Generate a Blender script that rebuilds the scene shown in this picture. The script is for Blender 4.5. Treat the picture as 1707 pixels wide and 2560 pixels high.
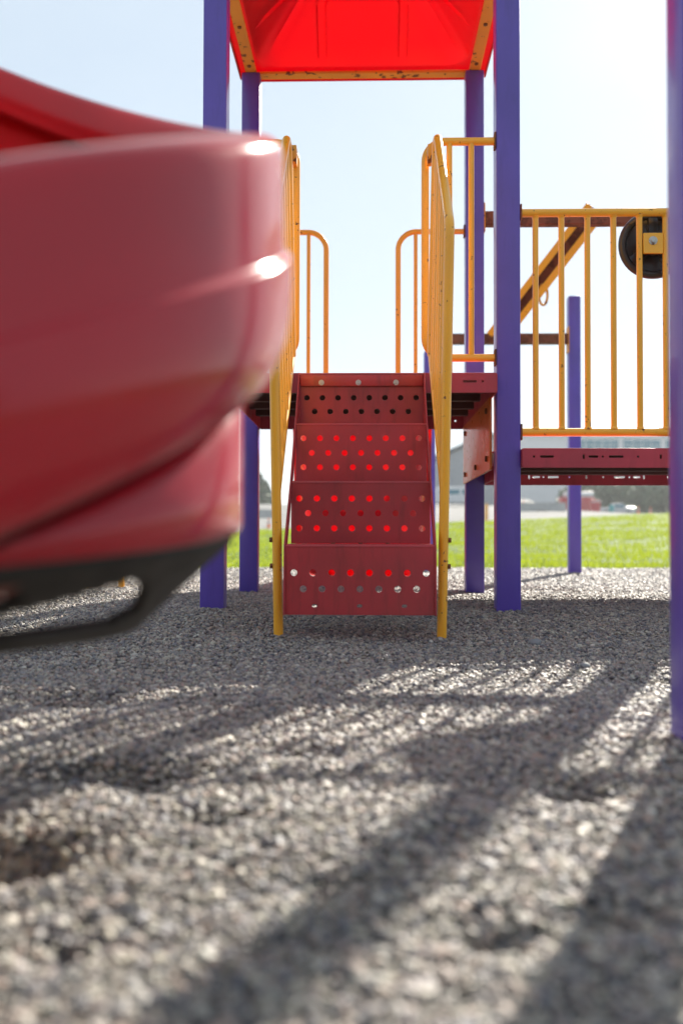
import bpy, bmesh, math, random
import numpy as np
from mathutils import Matrix, Vector, noise as mnoise

scene = bpy.context.scene
for o in list(bpy.data.objects):
    bpy.data.objects.remove(o)
random.seed(7); rng = np.random.default_rng(7)
R = math.radians

# ------------------------------------------------------------------ camera
F_PX = 2390.0                       # focal length in photo pixels (photo 1707 x 2560)
CAM = Vector((0, 0, 0.32))
CAM_ROT = Matrix.Rotation(R(1.53), 3, 'Z') @ Matrix.Rotation(R(90 + 1.44), 3, 'X') @ Matrix.Rotation(R(0.15), 3, 'Z')
cd = bpy.data.cameras.new('camera'); cam = bpy.data.objects.new('camera', cd)
scene.collection.objects.link(cam); scene.camera = cam
cd.sensor_width = 36; cd.lens = F_PX / 2560 * 36
cd.clip_start = 0.02; cd.clip_end = 6000
cam.matrix_world = Matrix.Translation(CAM) @ CAM_ROT.to_4x4()
cd.dof.use_dof = True; cd.dof.focus_distance = 3.75; cd.dof.aperture_fstop = 1.85

# ------------------------------------------------------------------ light
SUN_AZ, SUN_EL = 23.5, 33.3
w = bpy.data.worlds.new('World'); scene.world = w; w.use_nodes = True
wn = w.node_tree; bg = wn.nodes['Background']
sky = wn.nodes.new('ShaderNodeTexSky'); sky.sky_type = 'NISHITA'; sky.sun_disc = False
sky.sun_elevation = R(SUN_EL); sky.sun_rotation = R(SUN_AZ)
sky.air_density = 1.0; sky.dust_density = 0.6; sky.ozone_density = 1.6
veil = wn.nodes.new('ShaderNodeMix'); veil.data_type = 'RGBA'; tcw = wn.nodes.new('ShaderNodeTexCoord'); cir = wn.nodes.new('ShaderNodeTexNoise')
mpw = wn.nodes.new('ShaderNodeMapping'); mpw.inputs['Scale'].default_value = (1.6, 2.6, 4.0); wn.links.new(tcw.outputs['Generated'], mpw.inputs[0]); wn.links.new(mpw.outputs[0], cir.inputs['Vector'])
cir.inputs['Scale'].default_value = 1.3; cir.inputs['Detail'].default_value = 6; cir.inputs['Roughness'].default_value = 0.6
mrw = wn.nodes.new('ShaderNodeMapRange'); mrw.inputs['From Min'].default_value = 0.3; mrw.inputs['From Max'].default_value = 0.75; mrw.inputs['To Min'].default_value = 0.68; mrw.inputs['To Max'].default_value = 0.84
wn.links.new(cir.outputs['Fac'], mrw.inputs[0]); wn.links.new(mrw.outputs[0], veil.inputs[0])
wn.links.new(sky.outputs[0], veil.inputs[6]); veil.inputs[7].default_value = (5.3, 6.15, 6.9, 1)
wn.links.new(veil.outputs[2], bg.inputs[0]); bg.inputs[1].default_value = 0.05
sd = bpy.data.lights.new('sun', 'SUN'); sun = bpy.data.objects.new('sun', sd); scene.collection.objects.link(sun)
sd.energy = 5.0; sd.angle = R(0.55); sd.color = (1.0, 0.93, 0.81)
sdir = Vector((math.sin(R(SUN_AZ)) * math.cos(R(SUN_EL)), math.cos(R(SUN_AZ)) * math.cos(R(SUN_EL)), math.sin(R(SUN_EL))))
sun.rotation_euler = sdir.to_track_quat('Z', 'Y').to_euler(); sun.location = sdir * 30
vs = scene.view_settings; vs.view_transform = 'Standard'; vs.look = 'None'; vs.gamma = 1.0; vs.exposure = 1.48
try: vs.use_curve_mapping = False
except Exception: pass
scene.render.engine = 'CYCLES'
scene.cycles.use_denoising = True
scene.cycles.max_bounces = 8; scene.cycles.transparent_max_bounces = 6
scene.cycles.sample_clamp_indirect = 8.0

def ray(px, py):
    return CAM_ROT @ Vector(((px - 853.5) / F_PX, (1280 - py) / F_PX, -1.0))
def P(px, py, y):                  # photo pixel on the upright plane at depth y
    d = ray(px, py); t = (y - CAM.y) / d.y
    return CAM + d * t

# ------------------------------------------------------------------ objects
WL = {}
def link(o, parent=None, wloc=(0, 0, 0)):
    scene.collection.objects.link(o)
    WL[o.name] = Vector(wloc)
    if parent is not None:
        o.parent = parent; o.location = Vector(wloc) - WL[parent.name]
    else:
        o.location = wloc
    return o
def tag(o, label, cat, group=None):
    o['label'] = label; o['category'] = cat
    if group: o['group'] = group
    return o
def empty(name, loc, label, cat, group=None):
    e = bpy.data.objects.new(name, None); e.empty_display_size = 0.2
    link(e, None, loc); return tag(e, label, cat, group)
def obj(name, bm, mat, parent=None, smooth=40, kind=None, modifiers=()):
    """bmesh in world coordinates -> one mesh object with its origin at the middle of its box"""
    me = bpy.data.meshes.new(name)
    if isinstance(bm, bpy.types.Mesh): me = bm
    else:
        bmesh.ops.recalc_face_normals(bm, faces=bm.faces) if smooth is not None else None
        bm.to_mesh(me); bm.free()
    co = np.empty(len(me.vertices) * 3); me.vertices.foreach_get('co', co); co = co.reshape(-1, 3)
    c = (co.min(0) + co.max(0)) / 2
    co -= c; me.vertices.foreach_set('co', co.ravel()); me.update()
    if smooth:
        me.shade_smooth(); me.set_sharp_from_angle(angle=R(smooth))
    me.materials.clear(); me.materials.append(mat)
    o = bpy.data.objects.new(name, me)
    link(o, parent, c)
    if kind: o['kind'] = kind
    return o
def fresh(): return bmesh.new()
def box(bm, x0, x1, y0, y1, z0, z1, bev=0.0, seg=2, mat=None):
    t = bmesh.new()
    vs_ = [t.verts.new((x, y, z)) for x in (x0, x1) for y in (y0, y1) for z in (z0, z1)]
    for f in ((0, 1, 3, 2), (4, 6, 7, 5), (0, 4, 5, 1), (2, 3, 7, 6), (0, 2, 6, 4), (1, 5, 7, 3)):
        t.faces.new([vs_[i] for i in f])
    if bev: bmesh.ops.bevel(t, geom=t.edges[:], offset=bev, segments=seg, profile=0.5, affect='EDGES')
    if mat is not None: bmesh.ops.transform(t, matrix=mat, verts=t.verts)
    tmp = bpy.data.meshes.new('tmp'); t.to_mesh(tmp); t.free(); bm.from_mesh(tmp); bpy.data.meshes.remove(tmp)
    return bm
def tube(bm, pts, r, n=14, cap=True, closed=False):
    pts = [Vector(p) for p in pts]; N = len(pts)
    rr = r if isinstance(r, (list, tuple)) else [r] * N
    rings = []; up = None
    for i, p in enumerate(pts):
        if closed: t = (pts[(i + 1) % N] - pts[i - 1])
        else:
            a = pts[max(i - 1, 0)]; b = pts[min(i + 1, N - 1)]; t = b - a
        t.normalize()
        if up is None:
            up = Vector((0, 0, 1)) if abs(t.z) < 0.9 else Vector((1, 0, 0))
        u = t.cross(up).normalized(); v = u.cross(t).normalized(); up = v
        rings.append([bm.verts.new(p + (u * math.cos(k * 2 * math.pi / n) + v * math.sin(k * 2 * math.pi / n)) * rr[i]) for k in range(n)])
    for i in range(N if closed else N - 1):
        A = rings[i]; B = rings[(i + 1) % N]
        for k in range(n):
            bm.faces.new((A[k], A[(k + 1) % n], B[(k + 1) % n], B[k]))
    if cap and not closed:
        bm.faces.new(rings[0][::-1]); bm.faces.new(rings[-1])
    return bm
def fillet(pts, rad, seg=7):
    """round the inner corners of a polyline"""
    pts = [Vector(p) for p in pts]; out = [pts[0]]
    for i in range(1, len(pts) - 1):
        a, b, c = pts[i - 1], pts[i], pts[i + 1]
        d1 = (a - b).normalized(); d2 = (c - b).normalized()
        r_ = rad[i - 1] if isinstance(rad, (list, tuple)) else rad
        th = d1.angle(d2); L = min(r_ / math.tan(th / 2), (a - b).length * .49, (c - b).length * .49)
        rr = L * math.tan(th / 2)
        cen = b + (d1 + d2).normalized() * (rr / math.sin(th / 2))
        p1 = b + d1 * L; p2 = b + d2 * L
        v1 = p1 - cen; v2 = p2 - cen; an = v1.angle(v2)
        for k in range(seg + 1):
            f = k / seg
            out.append(cen + (v1 * math.sin((1 - f) * an) + v2 * math.sin(f * an)) / math.sin(an))
    out.append(pts[-1]); return out
def disc(bm, c, axis, r, h, n=20, bev=0.0):
    c = Vector(c); ax = Vector(axis).normalized()
    if bev:
        tube(bm, [c, c + ax * (h - bev), c + ax * h], [r, r, r - bev], n)
    else: tube(bm, [c, c + ax * h], r, n)
    return bm
def circ(cx, cy, r, n=20, ry=None):
    ry = ry or r
    return [(cx + r * math.cos(2 * math.pi * k / n), cy + ry * math.sin(2 * math.pi * k / n)) for k in range(n)]
def slot(cx, cy, L, h, n=8, vertical=False):
    r = h / 2; a = L / 2 - r; out = []
    for k in range(n + 1):
        t = -math.pi / 2 + math.pi * k / n; out.append((a + r * math.cos(t), r * math.sin(t)))
    for k in range(n + 1):
        t = math.pi / 2 + math.pi * k / n; out.append((-a + r * math.cos(t), r * math.sin(t)))
    if vertical: out = [(-y, x) for x, y in out]
    return [(cx + x, cy + y) for x, y in out]
def plate(bm, outer, holes, thick, mat, bev=0.0):
    """flat sheet with real holes: outline in its own x/y, thickness along z, then moved by mat"""
    c = bpy.data.curves.new('tmp', 'CURVE'); c.dimensions = '2D'; c.fill_mode = 'BOTH'
    c.extrude = thick / 2 - bev; c.bevel_depth = bev; c.bevel_resolution = 1
    for loop in [outer] + list(holes):
        s = c.splines.new('POLY'); s.points.add(len(loop) - 1); s.use_cyclic_u = True
        for p, q in zip(s.points, loop): p.co = (q[0], q[1], 0, 1)
    o = bpy.data.objects.new('tmp', c); scene.collection.objects.link(o)
    dg = bpy.context.evaluated_depsgraph_get(); dg.update()
    me = bpy.data.meshes.new_from_object(o.evaluated_get(dg))
    t = bmesh.new(); t.from_mesh(me); bmesh.ops.transform(t, matrix=mat, verts=t.verts)
    t.to_mesh(me); t.free(); bm.from_mesh(me)
    bpy.data.objects.remove(o); bpy.data.curves.remove(c); bpy.data.meshes.remove(me)
    return bm
def rect(x0, x1, y0, y1, r=0.0, n=4):
    if not r: return [(x0, y0), (x1, y0), (x1, y1), (x0, y1)]
    out = []
    for cx, cy, a in ((x1 - r, y0 + r, -90), (x1 - r, y1 - r, 0), (x0 + r, y1 - r, 90), (x0 + r, y0 + r, 180)):
        for k in range(n + 1):
            t = R(a + 90 * k / n); out.append((cx + r * math.cos(t), cy + r * math.sin(t)))
    return out
XZ = lambda y: Matrix(((1, 0, 0, 0), (0, 0, 1, y), (0, 1, 0, 0), (0, 0, 0, 1)))      # sheet x/y -> world x/z at depth y
YZ = lambda x: Matrix(((0, 0, 1, x), (1, 0, 0, 0), (0, 1, 0, 0), (0, 0, 0, 1)))      # sheet x/y -> world y/z at x

# ------------------------------------------------------------------ materials
class NT:
    def __init__(s, name):
        s.m = bpy.data.materials.new(name); s.m.use_nodes = True; s.t = s.m.node_tree
        s.b = s.t.nodes['Principled BSDF']; s.out = s.t.nodes['Material Output']
    def n(s, typ, **kw):
        x = s.t.nodes.new(typ)
        for k, v in kw.items():
            if k.startswith('i_'):
                key = k[2:]; key = int(key) if key.isdigit() else key.replace('_', ' ')
                x.inputs[key].default_value = v
            else: setattr(x, k, v)
        return x
    def l(s, a, b): s.t.links.new(a, b)
    def vec(s, scale=1.0, per_object=True):
        tc = s.n('ShaderNodeTexCoord')
        if not per_object: return tc.outputs['Object']
        oi = s.n('ShaderNodeObjectInfo'); mu = s.n('ShaderNodeMath', operation='MULTIPLY', i_1=37.0); s.l(oi.outputs['Random'], mu.inputs[0])
        ad = s.n('ShaderNodeVectorMath', operation='ADD'); s.l(tc.outputs['Object'], ad.inputs[0]); s.l(mu.outputs[0], ad.inputs[1])
        return ad.outputs[0]
    def noise(s, vec, scale, detail=4, rough=0.55):
        x = s.n('ShaderNodeTexNoise'); x.inputs['Scale'].default_value = scale; x.inputs['Detail'].default_value = detail
        x.inputs['Roughness'].default_value = rough
        if vec is not None: s.l(vec, x.inputs['Vector'])
        return x.outputs['Fac']
    def ramp(s, fac, stops):
        r = s.n('ShaderNodeValToRGB'); el = r.color_ramp.elements
        while len(el) < len(stops): el.new(0.5)
        for e, (p, c) in zip(el, stops):
            e.position = p; e.color = (*c, 1) if not isinstance(c, (int, float)) else (c, c, c, 1)
        s.l(fac, r.inputs[0]); return r.outputs[0]
    def mix(s, fac, a, b):
        m = s.n('ShaderNodeMix', data_type='RGBA')
        for sock, v in ((m.inputs[0], fac), (m.inputs[6], a), (m.inputs[7], b)):
            if isinstance(v, tuple): sock.default_value = (*v, 1) if len(v) == 3 else v
            elif isinstance(v, (int, float)): sock.default_value = v
            else: s.l(v, sock)
        return m.outputs[2]
    def bump(s, h, strength, dist):
        b = s.n('ShaderNodeBump'); b.inputs['Strength'].default_value = strength; b.inputs['Distance'].default_value = dist
        s.l(h, b.inputs['Height']); s.l(b.outputs[0], s.b.inputs['Normal']); return b
def paint(name, col, rough=0.38, wear=0.0, wear_scale=45, grime=0.15, rustcol=(0.09, 0.035, 0.015), coat=0.0, bumpy=0.25, streak=0.0):
    M = NT(name); v = M.vec()
    big = M.noise(v, 3.0, 5)
    base = M.mix(M.ramp(big, [(0.35, 0.0), (0.75, 1.0)]), tuple(col), tuple(c * (1 - grime) + 0.02 * grime for c in col))
    if streak:
        mp_ = M.n('ShaderNodeMapping'); mp_.inputs['Scale'].default_value = (26, 26, 4); M.l(v, mp_.inputs[0])
        st = M.ramp(M.noise(mp_.outputs[0], 1.0, 5, 0.65), [(0.52, 0.0), (0.74, streak)])
        base = M.mix(st, base, tuple(c * 0.22 + 0.012 for c in col))
        base = M.mix(M.ramp(M.noise(v, 70, 5, 0.7), [(0.66, 0.0), (0.74, 0.35)]), base, tuple(min(1, c * 1.15 + 0.09) for c in col))
    if wear:
        n1 = M.noise(v, wear_scale, 4, 0.6); n2 = M.noise(v, wear_scale * 0.12, 3)
        mul = M.n('ShaderNodeMath', operation='MULTIPLY_ADD', i_1=0.45); M.l(n2, mul.inputs[0]); M.l(n1, mul.inputs[2])
        mask = M.ramp(mul.outputs[0], [(max(0.0, 0.965 - wear), 0.0), (min(1.0, 0.995 - wear), 1.0)])
        rc = M.mix(M.noise(v, 90, 3), rustcol, tuple(min(1, c * 2.6) for c in rustcol))
        base = M.mix(mask, base, rc)
        rg = M.mix(mask, (rough,) * 3, (0.8,) * 3); M.l(rg, M.b.inputs['Roughness'])
        M.bump(mask, 0.35, -0.0008)
    else:
        rv = M.ramp(M.noise(v, 14, 4), [(0.3, rough * 0.85), (0.7, min(1, rough * 1.25))]); M.l(rv, M.b.inputs['Roughness'])
        M.bump(M.noise(v, 180, 2), bumpy * 0.3, 0.0008)
    M.l(base, M.b.inputs['Base Color'])
    if coat: M.b.inputs['Coat Weight'].default_value = coat; M.b.inputs['Coat Roughness'].default_value = 0.08
    return M.m
def plastic(name, col, rough, transl, tcol, coat=0.3):
    """moulded polyethylene that lets some light through"""
    M = NT(name); v = M.vec()
    base = M.mix(M.ramp(M.noise(v, 4, 5), [(0.35, 0.0), (0.8, 1.0)]), tuple(col), tuple(c * 0.82 for c in col))
    M.l(base, M.b.inputs['Base Color'])
    M.l(M.ramp(M.noise(v, 22, 5), [(0.3, rough * 0.8), (0.7, rough * 1.4)]), M.b.inputs['Roughness'])
    M.b.inputs['Coat Weight'].default_value = coat; M.b.inputs['Coat Roughness'].default_value = 0.12
    M.bump(M.noise(v, 60, 3), 0.05, 0.002)
    tr = M.n('ShaderNodeBsdfTranslucent'); tr.inputs[0].default_value = (*tcol, 1)
    mx = M.n('ShaderNodeMixShader', i_0=transl); M.l(M.b.outputs[0], mx.inputs[1]); M.l(tr.outputs[0], mx.inputs[2])
    M.l(mx.outputs[0], M.out.inputs['Surface'])
    return M.m
PURPLE = paint('purple_post_paint', (0.125, 0.078, 0.48), 0.33, 0.0, coat=0.2, grime=0.22, streak=0.22)
YELLOW = paint('yellow_pipe_paint', (0.96, 0.455, 0.024), 0.33, 0.066, 60, grime=0.10, coat=0.2)
YELLOW_WORN = paint('worn_yellow_steel', (0.85, 0.37, 0.022), 0.42, 0.125, 22, grime=0.2)
MAROON = paint('maroon_coating', (0.45, 0.034, 0.044), 0.36, 0.0, grime=0.45, bumpy=0.6, streak=0.55)
DECKRED = paint('deck_coating', (0.50, 0.046, 0.075), 0.40, 0.0, grime=0.35, bumpy=0.5, streak=0.3)
UNDER = paint('dark_brown_ribs', (0.085, 0.036, 0.028), 0.7, 0.0, grime=0.4)  # darker brown than the deck coating, used on the ribs
RUST = paint('rusty_steel', (0.24, 0.080, 0.035), 0.75, 0.26, 16, grime=0.4, rustcol=(0.07, 0.025, 0.012))
ORANGE = paint('orange_panel_coating', (0.72, 0.19, 0.018), 0.30, 0.0, grime=0.2, coat=0.15, bumpy=1.0)
STEEL = paint('bolt_steel', (0.55, 0.54, 0.52), 0.35, 0.12, 150); STEEL.node_tree.nodes['Principled BSDF'].inputs['Metallic'].default_value = 0.8
BLACK = paint('black_plastic', (0.018, 0.018, 0.022), 0.30, 0.0, grime=0.1)
DARKBASE = paint('dark_base_plastic', (0.013, 0.009, 0.007), 0.7, 0.0, grime=0.2)
ROOFRED = plastic('red_roof_plastic', (0.50, 0.006, 0.03), 0.35, 0.60, (0.72, 0.002, 0.042))
SLIDERED = plastic('red_slide_plastic', (0.50, 0.018, 0.034), 0.12, 0.27, (0.9, 0.015, 0.06), coat=0.1)
_b = SLIDERED.node_tree.nodes['Principled BSDF']; _b.inputs['Sheen Weight'].default_value = 0.16; _b.inputs['Sheen Roughness'].default_value = 0.35     # chalky sun-faded skin
SLIDEIN = paint('gap_shade_red', (0.20, 0.055, 0.04), 0.6, 0.0)  # shade of the gap under the chute wall put into the colour
SLIDEFAR = plastic('red_straight_slide_plastic', (0.50, 0.020, 0.040), 0.25, 0.40, (0.95, 0.02, 0.05), coat=0.3)

# ------------------------------------------------------------------ the ground
DENTS = [(-0.44, 1.62, .17, .065, .062), (-0.66, 1.60, .10, .06, .03), (-0.47, 1.22, .11, .085, .075), (-.33, 1.52, .06, .05, .03), (0.13, 0.97, .055, .045, .034), (0.25, 1.02, .05, .045, .03),
         (-.05, 1.12, .05, .045, .022), (-.22, 1.36, .06, .045, .024), (.33, 1.5, .07, .06, .03), (-.30, 0.95, .05, .04, .022), (.9, 2.6, .12, .1, .03), (-.7, 2.3, .2, .12, .03), (-.1, 1.75, .09, .06, .02), (.1, 1.28, .05, .05, .018), (-.38, .84, .06, .04, .02)]
FEET = [(-.65, 4.05), (.59, 4.05), (-.65, 5.286), (.59, 5.286), (.64, 1.815), (.258, 3.36), (-.306, 3.36)]
def gz(x, y):
    t = min(max((4.25 - y) / 1.9, 0), 1); t = t * t * (3 - 2 * t)
    z = -0.085 * t
    m = min(max((y - 9.2) / 22.8, 0), 1)
    top = min(max(0.66 + 0.045 * x, 0.1), 1.5)
    z += top * m ** 1.15
    if y < 9.5:
        z += 0.016 * mnoise.noise(Vector((x * 1.1, y * 1.1, 3.1))) + 0.009 * mnoise.noise(Vector((x * 3.6, y * 3.6, 7.7)))
        z += 0.030 * math.exp(-((x + 1.45) / 0.55) ** 2 - ((y - 4.75) / 0.42) ** 2)
        z += 0.028 * math.exp(-((x - 1.3) / 1.3) ** 2 - ((y - 4.75) / 0.30) ** 2) * 1.0
        for fx_, fy_ in FEET:
            q = math.hypot(x - fx_, y - fy_); z += 0.014 * math.exp(-(q / .10) ** 2) * (1 + .8 * mnoise.noise(Vector((x * 14, y * 14, 1))))
        for dx, dy, rx, ry, d in DENTS:
            q = ((x - dx) / rx) ** 2 + ((y - dy) / ry) ** 2
            if q < 5: z -= d * math.exp(-q) * (1.25 - 0.5 * q)
    return z
def zfar(x, y):
    """beyond the grass: a graded lot that climbs to a low bank"""
    z = gz(x, min(y, 32))
    if y > 34:
        u = min(max((y - 45) / 125, 0), 1)
        z += u * u * (3 - 2 * u) * (5.6 if x < 0 else max(2.3, 5.6 - 0.09 * x))
    z += 3.2 * math.exp(-((x - 28) / 8) ** 2 - ((y - 182) / 13) ** 2)
    if y > 230: z += 14 * min((y - 230) / 300, 1)
    if y < -40 or abs(x) > 150: z += 0
    return z
def sheet(xs, ys, zf):
    X = np.asarray(xs); Y = np.asarray(ys); nx, ny = len(X), len(Y)
    v = [(x, y, zf(x, y)) for y in Y for x in X]
    f = [(j * nx + i, j * nx + i + 1, (j + 1) * nx + i + 1, (j + 1) * nx + i) for j in range(ny - 1) for i in range(nx - 1)]
    me = bpy.data.meshes.new('sheet'); me.from_pydata(v, [], f); me.update(); me.shade_smooth()
    return me
def sheet_obj(name, me, mat, kind):
    me.name = name; me.materials.append(mat); o = bpy.data.objects.new(name, me); link(o); o['kind'] = kind; return o

M = NT('graded_lot'); v = M.vec(per_object=False)
c1 = M.ramp(M.noise(v, 0.06, 6), [(0.3, (0.15, 0.15, 0.15)), (0.55, (0.21, 0.21, 0.21)), (0.75, (0.12, 0.12, 0.12))])
M.l(M.mix(M.ramp(M.noise(v, 1.5, 5), [(0.4, 0.0), (0.7, 0.5)]), c1, (0.11, 0.11, 0.11)), M.b.inputs['Base Color']); M.b.inputs['Roughness'].default_value = 0.9; M.b.inputs['Specular IOR Level'].default_value = 0.08
LOT = M.m
M = NT('grass_soil'); v = M.vec(per_object=False)
c1 = M.ramp(M.noise(v, 0.9, 6, 0.65), [(0.3, (0.05, 0.095, 0.012)), (0.5, (0.085, 0.14, 0.018)), (0.72, (0.13, 0.18, 0.03))])
M.l(M.mix(M.ramp(M.noise(v, 9, 5), [(0.4, 0.0), (0.75, 0.7)]), c1, (0.05, 0.085, 0.012)), M.b.inputs['Base Color']); M.b.inputs['Roughness'].default_value = 0.8
M.bump(M.noise(v, 25, 5), 0.8, 0.05); M.b.inputs['Specular IOR Level'].default_value = 0.1
GRASSMAT = M.m
M = NT('gravel_bed'); v = M.vec(per_object=False)
vo = M.n('ShaderNodeTexVoronoi'); vo.inputs['Scale'].default_value = 85; M.l(v, vo.inputs['Vector'])
c1 = M.ramp(vo.outputs['Color'], [(0.15, (0.05, 0.05, 0.055)), (0.4, (0.19, 0.18, 0.16)), (0.6, (0.11, 0.115, 0.12)), (0.85, (0.28, 0.26, 0.22))])
M.l(c1, M.b.inputs['Base Color']); M.b.inputs['Roughness'].default_value = 0.85; M.b.inputs['Specular IOR Level'].default_value = 0.15
inv = M.n('ShaderNodeMath', operation='SUBTRACT', i_0=1.0); M.l(vo.outputs['Distance'], inv.inputs[1]); M.bump(inv.outputs[0], 1.0, 0.008)
BEDMAT = M.m

far_y = list(np.arange(-60, -4, 8.0)) + list(np.arange(-4, 30, 3.0)) + list(np.arange(30, 60, 2.5)) + list(np.arange(60, 260, 8.0)) + [300, 400, 600, 1000, 1800, 3500]
far_x = [-3000, -1500, -700, -350, -200] + list(np.arange(-150, 151, 6.0)) + [200, 350, 700, 1500, 3000]
sheet_obj('ground', sheet(far_x, far_y, lambda x, y: zfar(x, y) - (0.16 if y < 33 else 0.03)), LOT, 'structure')
gy = list(np.arange(-20, 0, 2.0)) + list(np.arange(0, 9, 0.5)) + list(np.arange(9, 33.6, 0.35))
sheet_obj('grass_field', sheet(np.arange(-26, 30.1, 0.5), gy, lambda x, y: gz(x, min(y, 32)) - (0.10 if y < 9.2 else 0.0) + (0.06 * mnoise.noise(Vector((x * .5, y * .5, 0))) + 0.03 * mnoise.noise(Vector((x * 2, y * 2, 5))) if y > 9.8 else 0)), GRASSMAT, 'structure')
def edge_y(x): return 9.45 + 0.16 * mnoise.noise(Vector((x * 0.8, 0, 9)))
bx_ = list(np.arange(-7, -3, 0.25)) + list(np.arange(-3, 3.4, 0.04)) + list(np.arange(3.4, 8.1, 0.25))
by_ = list(np.arange(-4, 0.4, 0.4)) + list(np.arange(0.4, 2.6, 0.03)) + list(np.arange(2.6, 6.5, 0.06)) + list(np.arange(6.5, 9.71, 0.12))
def bedz(x, y):
    z = gz(x, y) + 0.004
    return z - 0.16 * min(max((y - edge_y(x)) / 0.25, 0), 1)
sheet_obj('gravel_bed', sheet(bx_, by_, bedz), BEDMAT, 'structure')

# loose stones: real geometry, far too many to count
ys_ = list(np.arange(0.35, 2.6, 0.03)) + list(np.arange(2.6, 9.36, 0.06))
nx = 90
vv = []
for y in ys_:
    hw = 0.55 + 0.42 * y
    for i in range(nx):
        x = -hw + 2 * hw * i / (nx - 1); vv.append((x, y, gz(x, y) + 0.006 - 0.16 * min(max((y - edge_y(x)) / 0.25, 0), 1)))
ff = [(j * nx + i, j * nx + i + 1, (j + 1) * nx + i + 1, (j + 1) * nx + i) for j in range(len(ys_) - 1) for i in range(nx - 1)]
me = bpy.data.meshes.new('gravel'); me.from_pydata(vv, [], ff); me.update()
M = NT('gravel_stone'); oi = M.n('ShaderNodeObjectInfo')
c1 = M.ramp(oi.outputs['Random'], [(0.0, (0.055, 0.056, 0.066)), (0.12, (0.145, 0.142, 0.160)), (0.28, (0.38, 0.335, 0.255)), (0.40, (0.20, 0.188, 0.198)), (0.52, (0.36, 0.265, 0.205)),
                                  (0.64, (0.105, 0.110, 0.128)), (0.80, (0.46, 0.425, 0.335)), (0.90, (0.205, 0.165, 0.155)), (1.0, (0.56, 0.535, 0.46))])
tc = M.n('ShaderNodeTexCoord')
M.l(M.mix(M.ramp(M.noise(tc.outputs['Object'], 260, 4), [(0.4, 0.0), (0.7, 0.45)]), c1, (0.13, 0.125, 0.125)), M.b.inputs['Base Color']); M.b.inputs['Roughness'].default_value = 0.6
STONE = M.m
go = bpy.data.objects.new('gravel', me); link(go); go['kind'] = 'stuff'; tag(go, 'loose grey and tan gravel covering the play area', 'gravel'); me.materials.append(STONE)
ng = bpy.data.node_groups.new('gravel_scatter', 'GeometryNodeTree')
ng.interface.new_socket('Geometry', in_out='INPUT', socket_type='NodeSocketGeometry'); ng.interface.new_socket('Geometry', in_out='OUTPUT', socket_type='NodeSocketGeometry')
def gn(t, **kw):
    n_ = ng.nodes.new(t)
    for k, val in kw.items(): setattr(n_, k, val)
    return n_
gi = gn('NodeGroupInput'); gout = gn('NodeGroupOutput'); L = ng.links.new
dp = gn('GeometryNodeDistributePointsOnFaces'); dp.distribute_method = 'RANDOM'; dp.inputs['Density'].default_value = 14000; L(gi.outputs[0], dp.inputs['Mesh'])
ps = gn('GeometryNodeInputPosition'); sxyz = gn('ShaderNodeSeparateXYZ'); L(ps.outputs[0], sxyz.inputs[0])
dm = gn('ShaderNodeMapRange'); dm.inputs['From Min'].default_value = 4.8; dm.inputs['From Max'].default_value = 9.0; dm.inputs['To Min'].default_value = 18500; dm.inputs['To Max'].default_value = 5500
L(sxyz.outputs[1], dm.inputs[0]); L(dm.outputs[0], dp.inputs['Density'])
sm_ = gn('ShaderNodeMapRange'); sm_.inputs['From Min'].default_value = 4.8; sm_.inputs['From Max'].default_value = 9.0; sm_.inputs['To Min'].default_value = 1.0; sm_.inputs['To Max'].default_value = 1.75
L(sxyz.outputs[1], sm_.inputs[0])
join = gn('GeometryNodeJoinGeometry')
for k in range(6):
    ico = gn('GeometryNodeMeshIcoSphere'); ico.inputs['Radius'].default_value = 0.0048; ico.inputs['Subdivisions'].default_value = 2
    nt_ = gn('ShaderNodeTexNoise', noise_dimensions='4D'); nt_.inputs['W'].default_value = k * 3.7; nt_.inputs['Scale'].default_value = 130; nt_.inputs['Detail'].default_value = 1
    sb = gn('ShaderNodeVectorMath', operation='SUBTRACT'); sb.inputs[1].default_value = (0.5, 0.5, 0.5); L(nt_.outputs['Color'], sb.inputs[0])
    sc_ = gn('ShaderNodeVectorMath', operation='SCALE'); sc_.inputs['Scale'].default_value = 0.009; L(sb.outputs[0], sc_.inputs[0])
    sp = gn('GeometryNodeSetPosition'); L(ico.outputs['Mesh'], sp.inputs['Geometry']); L(sc_.outputs[0], sp.inputs['Offset'])
    tr_ = gn('GeometryNodeTransform'); tr_.inputs['Scale'].default_value = (1.15 - 0.05 * k, 0.8 + 0.06 * k, 0.58 + 0.04 * k); L(sp.outputs[0], tr_.inputs['Geometry'])
    smat = gn('GeometryNodeSetMaterial'); smat.inputs['Material'].default_value = STONE; L(tr_.outputs[0], smat.inputs['Geometry'])
    g2i = gn('GeometryNodeGeometryToInstance'); L(smat.outputs[0], g2i.inputs[0]); L(g2i.outputs[0], join.inputs[0])
def rnd(dt, lo, hi, seed):
    r_ = gn('FunctionNodeRandomValue', data_type=dt); r_.inputs['Seed'].default_value = seed
    i0 = {'FLOAT_VECTOR': (0, 1), 'FLOAT': (2, 3), 'INT': (4, 5)}[dt]
    r_.inputs[i0[0]].default_value = lo; r_.inputs[i0[1]].default_value = hi
    return r_.outputs[{'FLOAT_VECTOR': 0, 'FLOAT': 1, 'INT': 2}[dt]]
po = gn('GeometryNodeSetPosition'); L(dp.outputs['Points'], po.inputs['Geometry']); L(rnd('FLOAT_VECTOR', (0, 0, -0.003), (0, 0, 0.004), 3), po.inputs['Offset'])
ip = gn('GeometryNodeInstanceOnPoints'); L(po.outputs[0], ip.inputs['Points']); L(join.outputs[0], ip.inputs['Instance'])
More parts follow.
